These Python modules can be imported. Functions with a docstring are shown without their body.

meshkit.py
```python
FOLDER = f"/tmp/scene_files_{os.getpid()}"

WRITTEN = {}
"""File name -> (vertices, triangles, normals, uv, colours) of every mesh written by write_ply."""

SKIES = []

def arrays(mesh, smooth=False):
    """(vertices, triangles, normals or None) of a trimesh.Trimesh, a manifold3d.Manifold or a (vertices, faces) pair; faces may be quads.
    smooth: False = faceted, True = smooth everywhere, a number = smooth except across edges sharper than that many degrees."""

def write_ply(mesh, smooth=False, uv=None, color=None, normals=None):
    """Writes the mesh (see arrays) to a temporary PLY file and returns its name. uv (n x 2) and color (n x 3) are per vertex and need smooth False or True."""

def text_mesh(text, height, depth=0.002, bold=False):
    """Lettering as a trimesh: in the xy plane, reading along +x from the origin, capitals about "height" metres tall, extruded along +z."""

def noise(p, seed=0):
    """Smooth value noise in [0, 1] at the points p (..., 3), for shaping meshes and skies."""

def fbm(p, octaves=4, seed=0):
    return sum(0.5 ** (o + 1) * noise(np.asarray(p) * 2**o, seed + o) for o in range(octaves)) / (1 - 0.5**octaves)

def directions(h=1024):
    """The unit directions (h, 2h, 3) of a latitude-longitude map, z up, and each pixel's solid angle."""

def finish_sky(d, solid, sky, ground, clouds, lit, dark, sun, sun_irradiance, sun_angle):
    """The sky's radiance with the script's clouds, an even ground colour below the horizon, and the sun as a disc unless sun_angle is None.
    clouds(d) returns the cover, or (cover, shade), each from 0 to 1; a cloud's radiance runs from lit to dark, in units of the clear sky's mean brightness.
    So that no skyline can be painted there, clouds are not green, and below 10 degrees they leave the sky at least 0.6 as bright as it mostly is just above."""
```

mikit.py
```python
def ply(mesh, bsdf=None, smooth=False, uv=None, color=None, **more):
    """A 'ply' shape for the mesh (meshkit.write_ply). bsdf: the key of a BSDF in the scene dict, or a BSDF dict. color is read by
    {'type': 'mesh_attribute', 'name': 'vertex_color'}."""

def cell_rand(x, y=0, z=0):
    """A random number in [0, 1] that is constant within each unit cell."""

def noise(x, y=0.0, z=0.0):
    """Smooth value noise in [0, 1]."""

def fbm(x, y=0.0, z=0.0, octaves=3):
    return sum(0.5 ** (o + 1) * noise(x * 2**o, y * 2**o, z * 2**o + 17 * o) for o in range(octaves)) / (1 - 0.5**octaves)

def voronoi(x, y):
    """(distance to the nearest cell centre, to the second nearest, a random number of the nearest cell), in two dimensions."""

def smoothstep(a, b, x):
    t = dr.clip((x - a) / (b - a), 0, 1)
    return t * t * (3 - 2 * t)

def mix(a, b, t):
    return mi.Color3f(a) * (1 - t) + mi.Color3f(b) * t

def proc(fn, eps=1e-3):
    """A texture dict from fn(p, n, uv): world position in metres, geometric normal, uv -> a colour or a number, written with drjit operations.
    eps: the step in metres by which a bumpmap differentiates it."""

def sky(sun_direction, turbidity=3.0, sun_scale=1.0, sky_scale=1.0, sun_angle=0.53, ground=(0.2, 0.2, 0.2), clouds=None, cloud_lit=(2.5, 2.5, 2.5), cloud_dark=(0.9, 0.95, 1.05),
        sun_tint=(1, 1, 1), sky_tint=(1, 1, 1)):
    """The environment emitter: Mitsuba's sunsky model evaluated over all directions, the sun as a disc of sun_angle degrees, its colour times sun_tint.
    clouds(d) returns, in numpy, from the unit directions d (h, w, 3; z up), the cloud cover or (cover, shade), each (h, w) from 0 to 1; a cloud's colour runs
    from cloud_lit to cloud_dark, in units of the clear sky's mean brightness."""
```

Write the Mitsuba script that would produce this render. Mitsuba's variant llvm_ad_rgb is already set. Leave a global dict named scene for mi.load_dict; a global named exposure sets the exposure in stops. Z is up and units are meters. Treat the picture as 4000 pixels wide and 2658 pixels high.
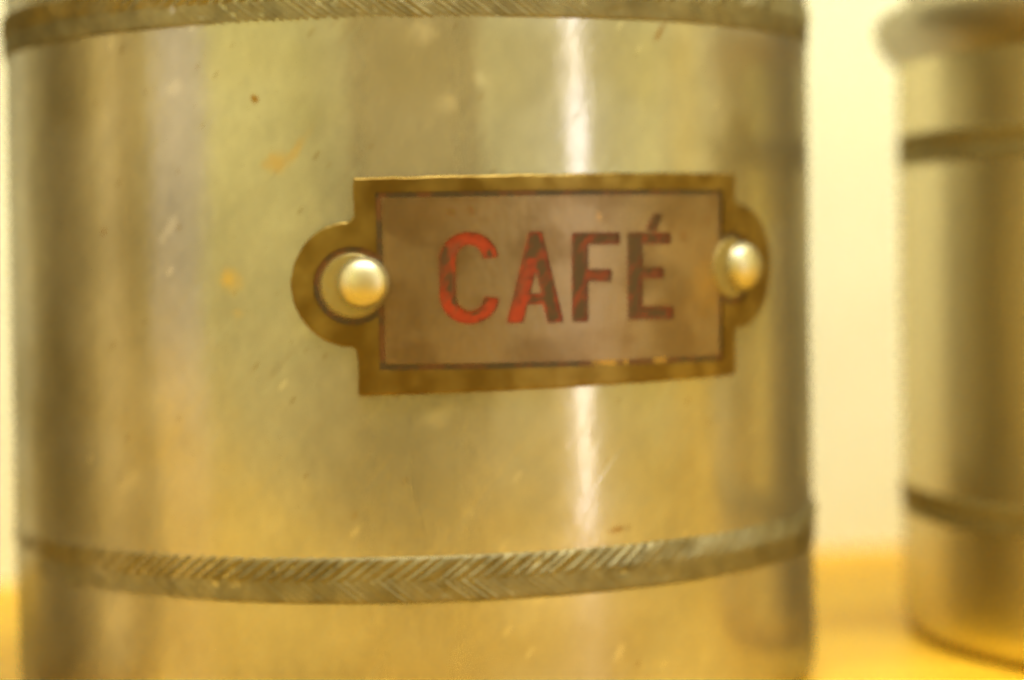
import math
import numpy as np
import trimesh
import shapely
from shapely.geometry import Polygon, Point, LineString, box
from shapely.ops import unary_union
import mitsuba as mi
import drjit as dr
import mikit
import meshkit
from mikit import noise, fbm, smoothstep, mix, proc

T = mi.ScalarTransform4f
rng = np.random.default_rng(7)

# ------------------------------------------------------------------ camera, lamps, exposure
CAM = np.array([0.0, -0.3318, 0.0588])
FWD = np.array([0.04474514, 0.99810725, -0.04218748])
UP = [0.02226709, 0.04122283, 0.99890182]
exposure = 0.0
scene = {'type': 'scene'}
labels = {}
scene['camera'] = {'type': 'thinlens', 'fov': 26.56, 'fov_axis': 'x', 'near_clip': 0.02, 'far_clip': 20.0,
                   'aperture_radius': 0.0042, 'focus_distance': 0.2545,
                   'to_world': T().look_at(origin=CAM.tolist(), target=(CAM + FWD).tolist(), up=UP)}
CEILING_LIGHT = np.array([1.0, 0.985, 0.78]) * 11.2
WINDOW_LIGHT = np.array([1.0, 0.965, 1.06]) * 7.0

# the counter and the kitchen run along the wall, which is turned 6.3 degrees to the view
TD, ND = np.array([0.99399, 0.10952]), np.array([0.10952, -0.99399])
WALL0 = np.array([0.0, 0.1102])
TABLE_Z = -0.0058


def room(a, b, z):
    """a along the wall, b out from the wall towards the kitchen, z up"""
    p = WALL0 + a * TD + b * ND
    return [p[0], p[1], z]


# ------------------------------------------------------------------ materials
AL = {'type': 'rgb', 'value': [0.58, 0.53, 0.40]}


def stain(s, z, cs, cz, rs, rz, ang=0.0):
    """0..1 soft blotch at (cs, cz) millimetres round the tin"""
    c, n = math.cos(ang), math.sin(ang)
    x, y = s - cs, z - cz
    u, v = (x * c + y * n) / rs, (-x * n + y * c) / rz
    d = dr.sqrt(u * u + v * v) + 0.5 * (noise(s * 0.9 + 31, z * 0.9 + 7) - 0.5)
    return 1 - smoothstep(0.05, 1.2, d)


BROWN = [(-19.74, 78.26, 0.55, 0.8, 0.9, 1.2), (34.43, 86.4, 1.7, 0.5, 0.9, 1.0), (-44.4, 62.05, .8, .45, .9, 1.0),
         (26.2, 22.3, 1.6, 0.5, 0.1, .75), (-62.8, 82.3, .5, .5, 0, .6)]
RUST = [(-17.2, 70.1, 2.2, 1.6, 0.5, 0.6), (-14.2, 72.0, 3.0, 0.8, 0.95, 0.5)]
AMBER = [(-23.99, 55.57, 1.9, 2.0, 0, 0.75), (-23.0, 51.3, .9, .8, 0, .3)]
PALE = [(4.94, 76.98, 1.8, 1.5, .3, .6), (8.84, 80.19, 1.3, 1.5, .8, .5), (1.88, 85.91, 2.0, 2.0, 1, .6), (6.3, 25.76, 1.6, 1.6, 0, .35), (-40.7, 29.3, 3.0, 1.4, .5, .45),
        (2.72, 37.9, 3.0, 1.6, .4, .35), (-14.0, 49.1, 1.4, 1.4, 0, .35), (-31.5, 80.0, 1.5, 1.3, .5, .45), (-33.0, 62.0, 3.2, .9, .9, .35), (15.1, 14.3, 1.5, 1.2, .5, .4), (-43, 12.0, 6, 3.0, .6, .35)]


def al_colour(p, n, uv):
    s, z = uv.x * 376.99 - 188.5, uv.y * 100.0
    cloud = fbm(s * 0.055 + 3, z * 0.05 + 11, 0.0, octaves=4)
    fine = fbm(s * 0.9, z * 0.5, 5.0, octaves=3)
    streak = fbm((s * 0.8 - z) * 0.35, (s + z * 0.8) * 0.05, 9.0, octaves=3)
    k = 0.85 + 0.46 * (cloud - 0.5) + 0.13 * (fine - 0.5) + 0.10 * (streak - 0.5)
    c = mi.Color3f(0.565, 0.54, 0.47) * k
    c = mix(c, mi.Color3f(0.52, 0.475, 0.345) * k, smoothstep(0.5, 0.72, fbm(s * 0.04 + 50, z * 0.06, 2.0, octaves=3)) * 0.8)
    x, y = s * 0.62 + z * 0.78, z * 0.62 - s * 0.78
    for sx, sy, seed, tone, lim in ((0.16, 0.42, 1.0, (0.30, 0.22, 0.10), 0.90), (0.11, 0.27, 5.0, (0.74, 0.70, 0.58), 0.91), (0.5, 1.1, 9.0, (0.34, 0.28, 0.16), 0.93)):
        gx, gy = x * sx, y * sy
        fx, fy = gx - dr.floor(gx), gy - dr.floor(gy)
        cx, cy = 0.3 + 0.4 * mikit.cell_rand(gx, gy, seed), 0.3 + 0.4 * mikit.cell_rand(gx, gy, seed + 1)
        r = 0.06 + 0.16 * mikit.cell_rand(gx, gy, seed + 2)
        d = dr.sqrt(dr.square(fx - cx) + dr.square(fy - cy)) / r
        on = dr.select(mikit.cell_rand(gx, gy, seed + 3) > lim, 1.0, 0.0)
        c = mix(c, mi.Color3f(tone), (1 - smoothstep(0.3, 1.0, d)) * on * (0.25 + 0.5 * mikit.cell_rand(gx, gy, seed + 4)))
    for cs, cz, rs, rz, a, o in PALE:
        c = mix(c, mi.Color3f(0.78, 0.74, 0.62), stain(s, z, cs, cz, rs, rz, a) * o)
    for cs, cz, rs, rz, a, o in RUST:
        c = mix(c, mi.Color3f(0.56, 0.36, 0.10), stain(s, z, cs, cz, rs, rz, a) * o)
    for cs, cz, rs, rz, a, o in AMBER:
        c = mix(c, mi.Color3f(0.70, 0.47, 0.11), stain(s, z, cs, cz, rs, rz, a) * o)
    for cs, cz, rs, rz, a, o in BROWN:
        c = mix(c, mi.Color3f(0.30, 0.17, 0.05), dr.minimum(stain(s, z, cs, cz, rs, rz, a) * o, 1.0))
    return c


def al_rough(p, n, uv):
    s, z = uv.x * 376.99 - 188.5, uv.y * 100.0
    return 0.025 + 0.045 * fbm(s * 0.06 + 8, z * 0.05 + 1, 3.0, octaves=3)


def al_bump(p, n, uv):
    s, z = uv.x * 376.99 - 188.5, uv.y * 100.0
    lines = noise(z * 9.0, s * 0.03) * 0.0000016
    dents = fbm(s * 0.55, z * 0.40, 4.0, octaves=3) * 0.000018
    scratch = smoothstep(0.80, 0.86, noise((s * 0.75 - z * 0.66) * 2.2, (s * 0.66 + z * 0.75) * 0.10, 2.0)) * 0.000010
    return lines + dents - scratch


scene['spun_aluminium'] = {'type': 'bumpmap', 'scale': 1.0, 'tex': proc(al_bump, eps=2e-4),
                           'bsdf': {'type': 'blendbsdf', 'weight': 0.34,
                                    'bsdf_0': {'type': 'roughconductor', 'material': 'Al', 'distribution': 'ggx', 'alpha_u': 0.02, 'alpha_v': proc(al_rough),
                                               'specular_reflectance': proc(al_colour)},
                                    'bsdf_1': {'type': 'roughconductor', 'material': 'Al', 'distribution': 'ggx', 'alpha': 0.42, 'specular_reflectance': proc(al_colour)}}}
scene['plain_aluminium'] = {'type': 'roughconductor', 'material': 'Al', 'distribution': 'ggx', 'alpha_u': 0.10, 'alpha_v': 0.28, 'specular_reflectance': AL}



scene['dirty_band'] = {'type': 'roughconductor', 'material': 'Al', 'distribution': 'ggx', 'alpha': 0.45, 'specular_reflectance': {'type': 'rgb', 'value': [0.40, 0.335, 0.16]}}
scene['soft_aluminium'] = {'type': 'roughconductor', 'material': 'Al', 'distribution': 'ggx', 'alpha_u': 0.16, 'alpha_v': 0.3, 'specular_reflectance': {'type': 'rgb', 'value': [0.88, 0.78, 0.50]}}
scene['glossy_aluminium'] = {'type': 'roughconductor', 'material': 'Al', 'distribution': 'ggx', 'alpha_u': 0.07, 'alpha_v': 0.13, 'specular_reflectance': {'type': 'rgb', 'value': [0.80, 0.71, 0.44]}}


def band_colour(p, n, uv):
    k = 0.30 + 0.22 * (fbm(uv.x * 200, uv.y * 40, 3.0, octaves=3) - 0.5)
    return mi.Color3f(0.86, 0.755, 0.46) * k


scene['knurled_aluminium'] = {'type': 'roughconductor', 'material': 'Al', 'distribution': 'ggx', 'alpha': 0.33, 'specular_reflectance': proc(band_colour)}
scene['rivet_metal'] = {'type': 'roughconductor', 'material': 'Al', 'distribution': 'ggx', 'alpha': 0.17, 'specular_reflectance': {'type': 'rgb', 'value': [0.62, 0.575, 0.44]}}


def washer_bump(p, n, uv):
    return fbm(p.x * 2500, p.z * 2500, p.y * 2500, octaves=2) * 0.00011


scene['washer_metal'] = {'type': 'bumpmap', 'scale': 1.0, 'tex': proc(washer_bump, eps=1e-4),
                         'bsdf': {'type': 'roughconductor', 'material': 'Al', 'distribution': 'ggx', 'alpha': 0.26, 'specular_reflectance': {'type': 'rgb', 'value': [0.36, 0.295, 0.14]}}}


def plate_bump(p, n, uv):
    return fbm(p.x * 1500 + p.y * 900, p.z * 1500, 1.0, octaves=3) * 0.00004


def brass_colour(p, n, uv):
    f = fbm(p.x * 260, p.z * 260, p.y * 260, octaves=3)
    return mix(mi.Color3f(0.14, 0.083, 0.016), mi.Color3f(0.23, 0.155, 0.045), smoothstep(0.3, 0.72, f))


scene['aged_brass'] = {'type': 'bumpmap', 'scale': 1.0, 'tex': proc(plate_bump, eps=1e-4),
                       'bsdf': {'type': 'principled', 'base_color': proc(brass_colour), 'metallic': 0.9, 'roughness': 0.37, 'specular': 0.5}}

SPECKS = [(4.8, 63.43, .8), (7.21, 63.66, .85), (36.85, 59.92, .85), (41.21, 62.15, .7)]


def field_colour(p, n, uv):
    s, z = uv.x, uv.y
    f = fbm(s * 0.22, z * 0.22, 6.0, octaves=4)
    g = fbm(s * 1.9, z * 1.9, 2.0, octaves=2)
    c = mix(mi.Color3f(0.052, 0.020, 0.003), mi.Color3f(0.095, 0.043, 0.010), smoothstep(0.3, 0.7, f)) * (0.92 + 0.16 * g)
    for cs, cz, r in SPECKS:
        c = mix(c, mi.Color3f(0.18, 0.09, 0.03), stain(s, z, cs, cz, r, r * 1.2, 0.4) * 0.75)
    c = mix(c, mi.Color3f(0.70, 0.36, 0.07), stain(s, z, 23.87, 62.6, .6, 1.0, 0.0) * 0.6)
    return c


def field_tint(p, n, uv):
    s, z = uv.x, uv.y
    f = fbm(s * 0.20 + 9, z * 0.24, 3.0, octaves=4)
    c = mix(mi.Color3f(0.265, 0.185, 0.115), mi.Color3f(0.375, 0.285, 0.205), smoothstep(0.3, 0.7, f))
    c = mix(c, mi.Color3f(0.52, 0.33, 0.10), stain(s, z, 41.5, 53.5, 5.0, 4.0, 0.6) * 0.55)
    for cs, cz, r in SPECKS:
        c = mix(c, mi.Color3f(0.16, 0.09, 0.04), stain(s, z, cs, cz, r, r * 1.2, 0.4) * 0.7)
    return c


scene['plate_field'] = {'type': 'bumpmap', 'scale': 1.0, 'tex': proc(plate_bump, eps=1e-4),
                        'bsdf': {'type': 'blendbsdf', 'weight': 0.62,
                                 'bsdf_0': {'type': 'principled', 'base_color': proc(field_colour), 'metallic': 0.1, 'roughness': 0.45, 'specular': 0.4},
                                 'bsdf_1': {'type': 'roughconductor', 'material': 'Al', 'distribution': 'ggx', 'alpha': 0.13, 'specular_reflectance': proc(field_tint)}}}
def line_colour(p, n, uv):
    s, z = uv.x, uv.y
    w = noise(s * 0.55, z * 0.9, 4.0) * 0.6 + noise(s * 2.0, z * 2.0, 1.0) * 0.4
    rub = smoothstep(0.42, 0.6, w) * smoothstep(21.0, 24.5, s) * smoothstep(36.5, 33.0, s) * smoothstep(47.0, 45.0, z)
    return mix(mix(mi.Color3f(0.10, 0.036, 0.010), mi.Color3f(0.05, 0.03, 0.014), smoothstep(0.4, 0.6, w)), mi.Color3f(0.40, 0.24, 0.05), rub)


scene['dark_line'] = {'type': 'principled', 'base_color': proc(line_colour), 'roughness': 0.45, 'specular': 0.4}


def red_colour(p, n, uv):
    s, z = uv.x, uv.y
    w = fbm((s * 0.8 - z * 0.6) * 0.9, (s * 0.6 + z * 0.8) * 0.28, 4.0, octaves=3)
    e = fbm(s * 1.6, z * 1.6, 8.0, octaves=2)
    left = smoothstep(30.0, 6.0, s)
    worn = smoothstep(0.42, 0.70, w * 0.75 + e * 0.25 + 0.06 - 0.17 * left)
    red = mix(mi.Color3f(0.11, 0.018, 0.006), mi.Color3f(0.25, 0.027, 0.007), smoothstep(0.35, 0.65, e * 0.6 + 0.35 * left))
    return mix(red, mi.Color3f(0.07, 0.04, 0.022), worn * 0.75)


def worn_colour(p, n, uv):
    s, z = uv.x, uv.y
    w = fbm((s * 0.8 - z * 0.6) * 1.6, (s * 0.6 + z * 0.8) * 0.5, 14.0, octaves=3)
    return mix(mi.Color3f(0.058, 0.034, 0.016), mi.Color3f(0.17, 0.028, 0.009), smoothstep(0.52, 0.70, w) * 0.8)


scene['worn_dark'] = {'type': 'principled', 'base_color': proc(worn_colour), 'roughness': 0.5, 'specular': 0.25}
scene['red_enamel'] = {'type': 'principled', 'base_color': proc(red_colour), 'roughness': 0.45, 'specular': 0.3}


def wall_colour(p, n, uv):
    return mi.Color3f(0.855, 0.885, 0.845) * (0.985 + 0.03 * fbm(p.x * 40, p.z * 40, 0.0, octaves=2))


scene['cream_paint'] = {'type': 'twosided', 'bsdf': {'type': 'diffuse', 'reflectance': proc(wall_colour)}}


def wood_colour(p, n, uv):
    g = fbm(p.y * 60 + 0.6 * fbm(p.x * 9, p.y * 20, 1.0, octaves=2), p.x * 5, 0.0, octaves=3)
    return mix(mi.Color3f(0.57, 0.32, 0.018), mi.Color3f(0.65, 0.395, 0.030), smoothstep(0.3, 0.7, g))


scene['amber_wood'] = {'type': 'twosided', 'bsdf': {'type': 'principled', 'base_color': proc(wood_colour), 'roughness': 0.42, 'specular': 0.3}}
for k, c in dict(khaki_paint=(0.70, 0.68, 0.45), brown_paint=(0.52, 0.455, 0.27), pale_paint=(0.68, 0.65, 0.74), light_khaki=(0.93, 0.91, 0.52), yellow_cloth=(0.86, 0.74, 0.34), dark_paint=(0.26, 0.19, 0.06), floor_wood=(0.50, 0.34, 0.10)).items():
    scene[k] = {'type': 'twosided', 'bsdf': {'type': 'diffuse', 'reflectance': {'type': 'rgb', 'value': list(c)}}}


# ------------------------------------------------------------------ helpers
def ref(k):
    return {'type': 'ref', 'id': k}


def obj(key, mesh, bsdf, smooth=False, uv=None, **more):
    n, base = 0, key
    while key in scene:
        n += 1
        key = f'{base}_{n:03d}'
    scene[key] = mikit.ply(mesh, bsdf, smooth=smooth, uv=uv, **more)
    return key


def struct(key, mesh, bsdf, **more):
    key = obj(key, mesh, bsdf, **more)
    labels[key] = {'kind': 'structure'}
    return key


def quad(a, b, c, d, n=1):
    return np.array([a, b, c, d], float), np.array([[0, 1, 2], [0, 2, 3]])


def room_box(a0, a1, b0, b1, z0, z1):
    v = np.array([room(a, b, z) for a in (a0, a1) for b in (b0, b1) for z in (z0, z1)])
    return trimesh.convex.convex_hull(v)


def grid(phi, rz, disp=None, centre=(0, 0), R=0.06):
    """a surface of revolution: phi (n), profile rz (m, 2); disp(phi, z) added to the radius; uv = turn fraction, height in decimetres"""
    rz = np.asarray(rz, float)
    ph, r = np.meshgrid(phi, rz[:, 0])
    z = np.repeat(rz[:, 1][:, None], len(phi), 1)
    if disp is not None:
        r = r + disp(ph, z)
    v = np.stack([centre[0] + r * np.sin(ph), centre[1] - r * np.cos(ph), z], -1).reshape(-1, 3)
    m, n = ph.shape
    i, j = np.meshgrid(np.arange(m - 1), np.arange(n - 1), indexing='ij')
    a = (i * n + j).ravel()
    f = np.stack([a, a + 1, a + n + 1, a + n], 1)
    uv = np.stack([(ph / (2 * np.pi) + 0.5).ravel(), (z * 10).ravel()], 1)
    return (v, f), uv


# ------------------------------------------------------------------ the setting
struct('table', room_box(-1.25, 1.2, 0.0, 0.40, TABLE_Z - 0.03, TABLE_Z), 'amber_wood')
struct('wall', quad(room(-1.3, 0, -0.9), room(1.3, 0, -0.9), room(1.3, 0, 1.5), room(-1.3, 0, 1.5)), 'cream_paint')
struct('wall_kitchen', quad(room(-1.3, 2.0, -0.9), room(1.3, 2.0, -0.9), room(1.3, 2.0, 1.5), room(-1.3, 2.0, 1.5)), 'khaki_paint')
struct('wall_left', quad(room(-1.3, 0, -0.9), room(-1.3, 2.0, -0.9), room(-1.3, 2.0, 1.5), room(-1.3, 0, 1.5)), 'light_khaki')
struct('wall_right', quad(room(1.3, 0, -0.9), room(1.3, 2.0, -0.9), room(1.3, 2.0, 1.5), room(1.3, 0, 1.5)), 'light_khaki')
struct('floor', quad(room(-1.3, 0, -0.9), room(1.3, 0, -0.9), room(1.3, 2.0, -0.9), room(-1.3, 2.0, -0.9)), 'floor_wood')
struct('ceiling', quad(room(-1.3, 0, 1.5), room(1.3, 0, 1.5), room(1.3, 2.0, 1.5), room(-1.3, 2.0, 1.5)), 'cream_paint')
scene['ceiling_light'] = mikit.ply(quad(room(-0.70, 0.34, 1.46), room(0.75, 0.34, 1.46), room(0.75, 0.96, 1.46), room(-0.70, 0.96, 1.46)), 'pale_paint',
                                   emitter={'type': 'area', 'radiance': {'type': 'rgb', 'value': CEILING_LIGHT.tolist()}})
labels['ceiling_light'] = {'kind': 'structure'}
scene['window'] = mikit.ply(quad(room(1.29, 1.67, -0.85), room(1.29, 1.81, -0.85), room(1.29, 1.81, 1.2), room(1.29, 1.67, 1.2)), 'pale_paint',
                            emitter={'type': 'area', 'radiance': {'type': 'rgb', 'value': WINDOW_LIGHT.tolist()}})
scene['ceiling_light_001'] = mikit.ply(quad(room(-0.6, 1.35, 1.46), room(0.6, 1.35, 1.46), room(0.6, 1.75, 1.46), room(-0.6, 1.75, 1.46)), 'pale_paint',
                                       emitter={'type': 'area', 'radiance': {'type': 'rgb', 'value': (CEILING_LIGHT * 0.8).tolist()}})
labels['ceiling_light_001'] = {'kind': 'structure'}
labels['window'] = {'kind': 'structure'}
struct('door', room_box(-1.29, -1.26, 0.37, 0.78, -0.9, 1.15), 'pale_paint')
struct('cabinet', room_box(-0.22, 0.10, 0.62, 0.90, -0.9, 0.85), 'brown_paint')
struct('cabinet_right', room_box(1.26, 1.285, 0.95, 1.60, -0.5, 1.3), 'khaki_paint')
struct('cabinet_right', room_box(1.26, 1.285, 0.12, 0.41, -0.5, 1.3), 'khaki_paint')
struct('base_cabinet', room_box(-1.28, -1.02, 0.85, 1.98, -0.9, 0.03), 'brown_paint')
struct('base_cabinet', room_box(-1.01, 1.25, 1.84, 1.98, -0.9, 0.03), 'brown_paint')
struct('cabinet_right', room_box(1.26, 1.285, 0.62, 0.82, -0.5, 1.3), 'khaki_paint')
struct('curtain', room_box(1.25, 1.28, 0.43, 0.60, -0.5, 1.3), 'yellow_cloth')


# ------------------------------------------------------------------ knurled bands
def knurl(R, z0, z1, pitch, centre, cols=10, rows=30, seed=0, height=0.00034, base=0.00006, run=1.3):
    n = int(round(2 * np.pi * R / pitch))
    phi = np.linspace(-np.pi, np.pi, n * cols + 1)
    zc, h = 0.5 * (z0 + z1), 0.5 * (z1 - z0)
    zz = np.linspace(z0, z1, rows)
    ph, z = np.meshgrid(phi, zz)
    g = np.random.default_rng(seed)
    low = z < zc
    n2 = int(n * 1.6)                       # the lower row is cut finer and shallower than the upper one
    t = np.where(low, ph / (2 * np.pi) * n2 - run * np.abs(z - zc) / (pitch / 1.6), ph / (2 * np.pi) * n - run * np.abs(z - zc) / pitch)
    nn_ = np.where(low, n2, n)
    ju, jl = g.normal(0, 0.13, n + 1), g.normal(0, 0.13, n2 + 1)
    ju[-1], jl[-1] = ju[0], jl[0]
    t = t + np.where(low, np.interp(np.mod(t, n2), np.arange(n2 + 1), jl), np.interp(np.mod(t, n), np.arange(n + 1), ju))
    k = np.mod(np.floor(t), nn_)
    amp = 0.55 + 0.9 * meshkit.noise(np.stack([k * 0.43, low * 3.0, 0 * k], -1), seed)
    worn = 0.35 + 1.1 * meshkit.fbm(np.stack([np.sin(ph) * 14 + 20, np.cos(ph) * 14 + 20, z * 500], -1), 3, seed + 2)
    u = t - np.floor(t)
    ridge = np.where(u < 0.72, np.sin(np.pi * u / 0.72) ** 0.6, 0.0)
    edge = np.clip((h - np.abs(z - zc)) / 0.0007, 0, 1)
    crease = 1 - 0.45 * np.exp(-((z - zc) / 0.00025) ** 2)
    r = R + base * edge + height * np.where(low, 0.5, 1.0) * amp * worn * ridge * np.sqrt(edge) * crease
    nicks = meshkit.noise(np.stack([np.sin(ph) * 60 + 80, np.cos(ph) * 60 + 80, z * 900], -1), seed + 9)
    r = r - 0.00016 * np.clip(nicks - 0.72, 0, 1) / 0.28 * edge
    r[[0, -1]] = R - 0.0004
    v = np.stack([centre[0] + r * np.sin(ph), centre[1] - r * np.cos(ph), z], -1).reshape(-1, 3)
    m, nn = ph.shape
    i, j = np.meshgrid(np.arange(m - 1), np.arange(nn - 1), indexing='ij')
    a = (i * nn + j).ravel()
    f = np.stack([a, a + 1, a + nn + 1, a + nn], 1)
    uv = np.stack([(ph / (2 * np.pi) + 0.5).ravel(), (z * 10).ravel()], 1)
    return (v, f), uv


def waves(seed, amp):
    """hand-worn sheet metal is not quite round: slow waves in the radius"""
    def d(ph, z):
        q = np.stack([np.cos(ph) * 3.2 + 9, np.sin(ph) * 3.2 + 9, z * 38], -1)
        q2 = np.stack([np.cos(ph) * 7 + 4, np.sin(ph) * 7 + 4, z * 60], -1)
        lean = -0.00035 * np.exp(-((ph + 1.3) / 0.45) ** 2) * np.clip((z - 0.055) / 0.035, -1, 1) if seed == 3 else 0.0
        return lean + amp * ((meshkit.noise(q, seed) - 0.5) + 0.35 * (meshkit.noise(q2, seed + 5) - 0.5))
    return d


def canister(key, R, centre, bands, top, seed, lid_r, lid_z, cols=900, bsdf='spun_aluminium', band_bsdf='knurled_aluminium'):
    """a spun tin: body with a rolled foot, knurled bands, a lid with a rolled rim and a knob"""
    phi = np.linspace(-np.pi, np.pi, cols + 1)
    foot = [(R - a, TABLE_Z + b) for a, b in ((0.0052, 0.0006), (0.0040, 0.0), (0.0026, 0.0002), (0.0014, 0.0008), (0.0006, 0.0018), (0.00015, 0.0030), (0.0, 0.0044))]
    prof = foot + [(R, z) for z in np.linspace(TABLE_Z + 0.0056, top, 120)]
    m, uv = grid(phi, prof, waves(seed, 0.00028), centre)
    obj(key + '__body', m, bsdf, smooth=True, uv=uv)
    for i, (z0, z1) in enumerate(bands):
        m, uv = knurl(R, z0, z1, 0.00185, centre, seed=seed + i)
        obj(key + '__knurled_band', m, band_bsdf, smooth=True, uv=uv)
    # lid
    e = lid_r
    rim = [(R - 0.0002, lid_z - 0.0003), (R + e * 0.12, lid_z), (R + e * 0.35, lid_z + 0.0010), (R + e * 0.68, lid_z + 0.0025), (R + e * 0.92, lid_z + 0.0042), (R + e, lid_z + 0.0058),
           (R + e * 0.92, lid_z + 0.0072), (R + e * 0.6, lid_z + 0.0083), (R + e * 0.1, lid_z + 0.0088), (R - 0.0010, lid_z + 0.0092), (R - 0.0016, lid_z + 0.013)]
    dome = [(R * math.cos(a) * 0.97, lid_z + 0.013 + 0.010 * math.sin(a)) for a in np.linspace(0.05, math.pi / 2 - 0.02, 14)]
    m, uv = grid(np.linspace(-np.pi, np.pi, 241), rim + dome, None, centre)
    obj(key + '__lid', m, 'plain_aluminium', smooth=True, uv=uv)
    zk = lid_z + 0.022
    knob = [(0.004, zk), (0.004, zk + 0.004), (0.0065, zk + 0.006), (0.0090, zk + 0.009), (0.0095, zk + 0.012), (0.0080, zk + 0.0155), (0.0045, zk + 0.0178), (0.0002, zk + 0.0185)]
    m, uv = grid(np.linspace(-np.pi, np.pi, 97), knob, None, centre)
    obj(key + '__lid__knob', m, 'plain_aluminium', smooth=True, uv=uv)


R1 = 0.06
canister('storage_canister', R1, (0, 0), [(0.0142, 0.0204), (0.0876, 0.0935)], 0.112, 3, 0.0016, 0.109)
labels['storage_canister'] = {'label': 'large aluminium canister with a brown CAFÉ nameplate, in sharp focus in front', 'category': 'canister'}
R2, C2 = 0.060, (0.1400, 0.0153)
canister('storage_canister_001', R2, C2, [(0.0142, 0.0191), (0.0706, 0.0759)], 0.0917, 11, 0.0037, 0.0875, cols=500, bsdf='glossy_aluminium', band_bsdf='dirty_band')
labels['storage_canister_001'] = {'label': 'smaller blurred aluminium canister at the right edge, no nameplate in view', 'category': 'canister'}

canister('storage_canister_002', 0.040, (-0.109, -0.030), [], 0.104, 17, 0.0030, 0.1005, cols=400, bsdf='soft_aluminium')
labels['storage_canister_002'] = {'label': 'canister left of the large one, outside the frame and seen only mirrored in its side', 'category': 'canister'}

# ------------------------------------------------------------------ the nameplate: (s, z) in millimetres round the tin -> the cylinder
S = 60.0


def wrap(pts, h):
    """pts (n, 2) in mm round the tin at radius 60 mm, h metres proud"""
    p = np.asarray(pts, float)
    h = np.broadcast_to(h, len(p))
    a = p[:, 0] / S
    return np.stack([(R1 + h) * np.sin(a), -(R1 + h) * np.cos(a), p[:, 1] / 1000.0], 1)


def densify(ring, step=0.35):
    ls = LineString(ring)
    c = []
    pts = np.array(ring)
    for a, b in zip(pts[:-1], pts[1:]):
        k = max(1, int(np.ceil(np.linalg.norm(b - a) / step)))
        for i in range(k):
            c.append(a + (b - a) * i / k)
    return np.array(c)


def cap(poly, h, step=0.9):
    v, f = trimesh.creation.triangulate_polygon(Polygon(densify(np.array(poly.exterior.coords)), [densify(np.array(i.coords)) for i in poly.interiors]), engine='earcut')
    # earcut leaves long slivers: cut them on a grid of narrow vertical strips first so that the sheet bends round the tin
    return v, f


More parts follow.
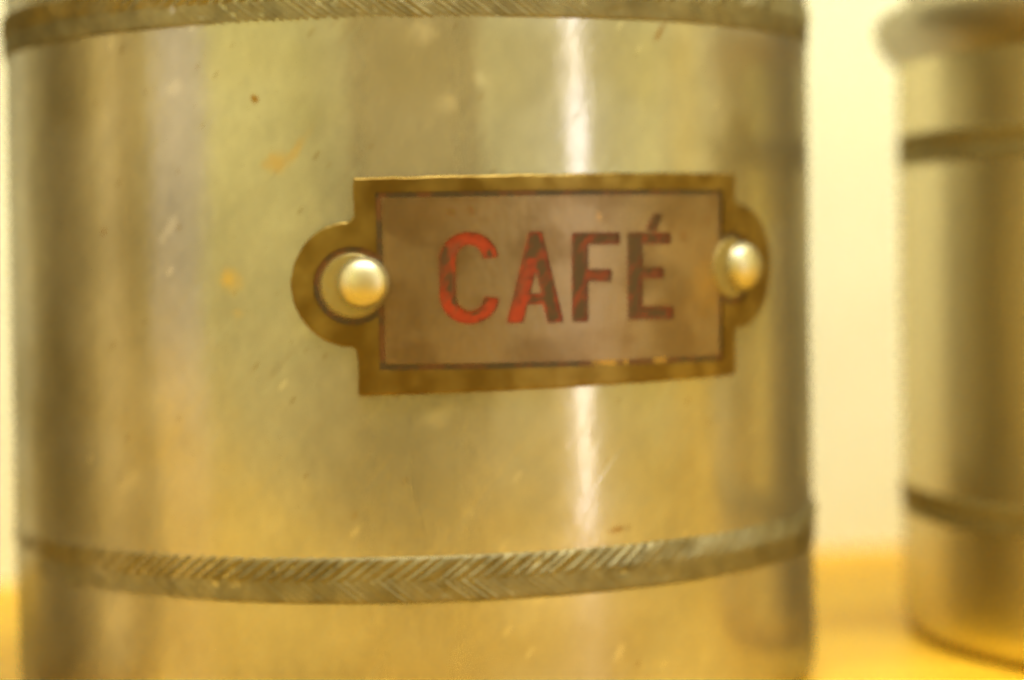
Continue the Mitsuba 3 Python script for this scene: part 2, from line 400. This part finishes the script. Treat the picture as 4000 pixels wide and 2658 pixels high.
def strips(poly, h, width=1.0):
    vs, fs, n = [], [], 0
    x0, y0, x1, y1 = poly.bounds
    for x in np.arange(math.floor(x0), x1, width):
        g = poly.intersection(box(x, y0 - 1, x + width, y1 + 1))
        for q in getattr(g, 'geoms', [g]):
            if q.geom_type != 'Polygon' or q.area < 1e-5:
                continue
            v, f = trimesh.creation.triangulate_polygon(q, engine='earcut')
            v3 = wrap(v, h)
            e1, e2 = v3[f[:, 1]] - v3[f[:, 0]], v3[f[:, 2]] - v3[f[:, 0]]
            nn = np.cross(e1, e2)
            mid = v3[f].mean(1)
            flip = (nn[:, 0] * mid[:, 0] + nn[:, 1] * mid[:, 1]) < 0
            f = np.where(flip[:, None], f[:, ::-1], f)
            vs.append(v3); fs.append(f + n); n += len(v3)
    return np.vstack(vs), np.vstack(fs)


def walls(poly, hs_in, inset=None):
    """side skirts of every ring between heights; hs_in = [(offset inward mm, height m), ...] from bottom to top"""
    vs, fs, n = [], [], 0
    rings = [shapely.geometry.polygon.orient(poly, 1.0)]
    for ring in [rings[0].exterior] + list(rings[0].interiors):
        p = densify(np.array(ring.coords))
        m = len(p)
        t = np.roll(p, -1, 0) - np.roll(p, 1, 0)
        t /= np.linalg.norm(t, axis=1, keepdims=True)
        nin = np.stack([-t[:, 1], t[:, 0]], 1)
        for k, (o, h) in enumerate(hs_in):
            vs.append(wrap(p + nin * o, h))
        i = np.arange(m); j = (i + 1) % m
        for k in range(len(hs_in) - 1):
            a, b = n + k * m, n + (k + 1) * m
            fs.append(np.stack([a + i, a + j, b + j], 1)); fs.append(np.stack([a + i, b + j, b + i], 1))
        n += m * len(hs_in)
    return np.vstack(vs), np.vstack(fs)


def join(*parts):
    vs, fs, n = [], [], 0
    for v, f in parts:
        vs.append(v); fs.append(np.asarray(f) + n); n += len(v)
    return np.vstack(vs), np.vstack(fs)


def plate_uv(v):
    return np.stack([np.arctan2(v[:, 0], -v[:, 1]) * S, v[:, 2] * 1000], 1)


def part(key, mesh, bsdf):
    return obj(key, mesh, bsdf, smooth=False, uv=plate_uv(mesh[0]))


EARS = [(-7.4, 54.75, 7.9), (47.2, 55.9, 8.3)]
RING = [(-7.45, 54.55, 4.9), (46.0, 55.6, 4.8)]
corner = Polygon([(-7.15, 40.75), (46.5, 41.3), (47.1, 68.3), (-7.25, 68.0)])
outline = unary_union([corner] + [Point(x, y).buffer(r, 32) for x, y, r in EARS])
outline = outline.buffer(0.9, 16).buffer(-0.9, 16).buffer(-0.35, 12).buffer(0.35, 12)
_p = densify(np.array(outline.exterior.coords), 0.3)
_n = np.stack([meshkit.fbm(np.c_[_p * 0.8, 0 * _p[:, :1] + k], 3, 40 + k) - 0.5 for k in (0, 3)], 1)
outline = Polygon(_p + 0.26 * _n)          # worn, slightly ragged edge
inner = Polygon([(-4.35, 43.95), (43.7, 43.4), (44.25, 66.0), (-4.4, 66.1)])
field_all = unary_union([inner] + [Point(x, y).buffer(r, 32) for x, y, r in RING])
LW = 0.72
groove = field_all.difference(field_all.buffer(-LW, join_style=2))
field = field_all.buffer(-LW, join_style=2)
HT, HG = 0.00125, 0.00100     # top of the plate, floor of the engraving
border = outline.difference(field_all)
NP = 'storage_canister__nameplate'
part(NP, join(strips(border.intersection(outline.buffer(-0.28)), HT), walls(Polygon(outline.exterior), [(0, -0.0006), (0, 0.00085), (0.10, 0.00112), (0.28, HT)])), 'aged_brass')
labels[NP] = {'label': 'aged brown brass nameplate with rounded ears'}
part(NP + '__border_line', strips(groove.buffer(0.02), HG), 'dark_line')


def arc(cx, cy, rx, ry, a0, a1, n=40):
    a = np.radians(np.linspace(a0, a1, n))
    return np.stack([cx + rx * np.cos(a), cy + ry * np.sin(a)], 1)


# C: outer and inner curves of a narrow round-shouldered letter
cxx, cyy = 6.85, 55.2
outer = np.vstack([arc(cxx, cyy + 2.15, 3.62, 3.52, 8, 180), arc(cxx, cyy - 2.15, 3.62, 3.50, 180, 352)])
innr = np.vstack([arc(cxx + .05, cyy - 2.15, 1.80, 2.05, 352, 180), arc(cxx + .05, cyy + 2.15, 1.80, 2.1, 180, 8)])
LET_C = Polygon(np.vstack([outer, innr])).buffer(0)
LET_A = Polygon([(14.54, 60.75), (16.05, 60.75), (18.72, 49.4), (16.72, 49.4), (16.16, 51.78), (14.02, 51.78), (13.42, 49.52), (11.45, 49.52)], [[(15.25, 56.3), (16.02, 53.0), (14.36, 53.0)]])
LET_F = Polygon([(20.15, 60.56), (26.72, 60.47), (26.70, 59.1), (22.2, 59.15), (22.14, 55.9), (25.43, 55.83), (25.41, 54.4), (22.11, 54.5), (22.02, 49.35), (19.97, 49.42)])
LET_E = Polygon([(28.0, 60.45), (34.58, 60.36), (34.55, 59.0), (30.06, 59.08), (30.0, 56.0), (33.34, 55.92), (33.32, 54.6), (29.98, 54.7), (29.92, 50.95), (34.86, 50.8), (34.82, 49.25), (27.85, 49.45)])
ACC = Polygon([(30.75, 60.80), (32.05, 62.9), (33.30, 62.66), (32.25, 60.70)])
LETTERS = [('letter', LET_C, 'mostly bright red engraved letter C'), ('letter', LET_A, 'red and dark engraved letter A'), ('letter', LET_F, 'dark worn engraved letter F'),
           ('letter', unary_union([LET_E, ACC]), 'dark worn engraved letter É with its accent')]
lets = [(n, g.buffer(-0.22, 8).buffer(0.22 + 0.10, 8), l) for n, g, l in LETTERS]
allp = unary_union([g for _, g, _ in lets])
holes = [Point(x, y).buffer(4.0, 32) for x, y, _ in RING]
ff = field.difference(allp).difference(unary_union(holes))
part(NP + '__field', join(strips(ff, HT), *[walls(g, [(0, HG - 0.00002), (0, HT)]) for _, g, _ in lets if g.geom_type == 'Polygon']), 'plate_field')
labels[NP + '__field'] = {'label': 'greyish brown inner field of the nameplate'}
for n, g, l in lets:
    k = part(NP + '__letter', strips(g.buffer(0.02), HG), 'red_enamel')
    labels[k] = {'label': l}
C_WORN = Polygon([(2.9, 60.2), (4.3, 59.0), (4.75, 57.0), (4.9, 54.0), (5.3, 51.6), (4.6, 51.9), (4.3, 53.5), (3.6, 54.2), (3.1, 55.5)])
C_WORN2 = Polygon([(6.2, 50.9), (7.6, 50.6), (9.6, 52.6), (10.3, 53.6), (9.6, 53.4), (8.0, 51.6)])
C_WORN3 = Polygon([(8.9, 58.6), (9.6, 58.9), (10.2, 57.5), (9.0, 57.3)])
for n, g, l in lets:
    if ' C' in l:
        w = unary_union([C_WORN, C_WORN2, C_WORN3]).intersection(g.buffer(-0.18))
    else:
        w = g.buffer(-0.42)
        if ' A' in l:
            w = w.difference(Polygon([(11.5, 49.0), (13.3, 49.0), (15.2, 57.2), (14.6, 57.6)]).buffer(0.25))
    w = w.buffer(0.15).buffer(-0.15)
    q = []
    for piece in getattr(w, 'geoms', [w]):
        if piece.area < 0.15:
            continue
        def wob(ring):
            p = densify(np.array(ring.coords), 0.25)
            return p + 0.75 * np.stack([meshkit.fbm(np.c_[p * 1.1, 0 * p[:, :1] + o], 3, 70) - 0.5 for o in (0, 5)], 1)
        q.append(Polygon(wob(piece.exterior), [wob(r) for r in piece.interiors]).buffer(0).intersection(g))
    part(NP + '__worn_spot', strips(unary_union(q), HG + 0.00002), 'worn_dark')
# both edges of the engraved line
part(NP + '__line_edge', join(walls(Polygon(field_all.exterior), [(0, HG), (0, HT)]), walls(Polygon(field.exterior), [(0, HG), (0, HT)])), 'aged_brass')
# ------------------------------------------------------------------ rivets: washer and dome
def turned(profile, c, n=64):
    """a solid turned about the tin's outward normal at (s, z) mm; profile (r, h) in mm"""
    a = c[0] / S
    nrm = np.array([math.sin(a), -math.cos(a), 0.0]); tan = np.array([math.cos(a), math.sin(a), 0.0]); up = np.array([0, 0, 1.0])
    o = nrm * R1 + up * c[1] / 1000
    t = np.linspace(0, 2 * np.pi, n, endpoint=False)
    v = np.vstack([o + nrm * h / 1000 + (np.cos(t)[:, None] * tan + np.sin(t)[:, None] * up) * r / 1000 for r, h in profile])
    f = []
    for k in range(len(profile) - 1):
        i = np.arange(n); j = (i + 1) % n
        f += [np.stack([k * n + i, k * n + j, (k + 1) * n + j], 1), np.stack([k * n + i, (k + 1) * n + j, (k + 1) * n + i], 1)]
    return v, np.vstack(f)


DOMES = [(-6.15, 54.85), (48.0, 55.73)]
for (x, y, _), d in zip(RING, DOMES):
    prof = [(3.35, -0.3), (3.35, 1.55), (3.2, 1.75)] + [(3.12 * math.cos(t), 1.75 + 1.85 * math.sin(t)) for t in np.linspace(0.0, math.pi / 2 - 0.01, 22)]
    k = obj('storage_canister__rivet', turned(prof, d), 'rivet_metal', smooth=50)
    obj(k + '__washer', turned([(4.05, 0.4), (4.05, 1.12), (3.85, 1.30), (0.2, 1.38)], (x, y)), 'washer_metal', smooth=30)
labels['storage_canister__rivet'] = {'label': 'left domed rivet of the nameplate'}
labels['storage_canister__rivet_001'] = {'label': 'right domed rivet of the nameplate'}
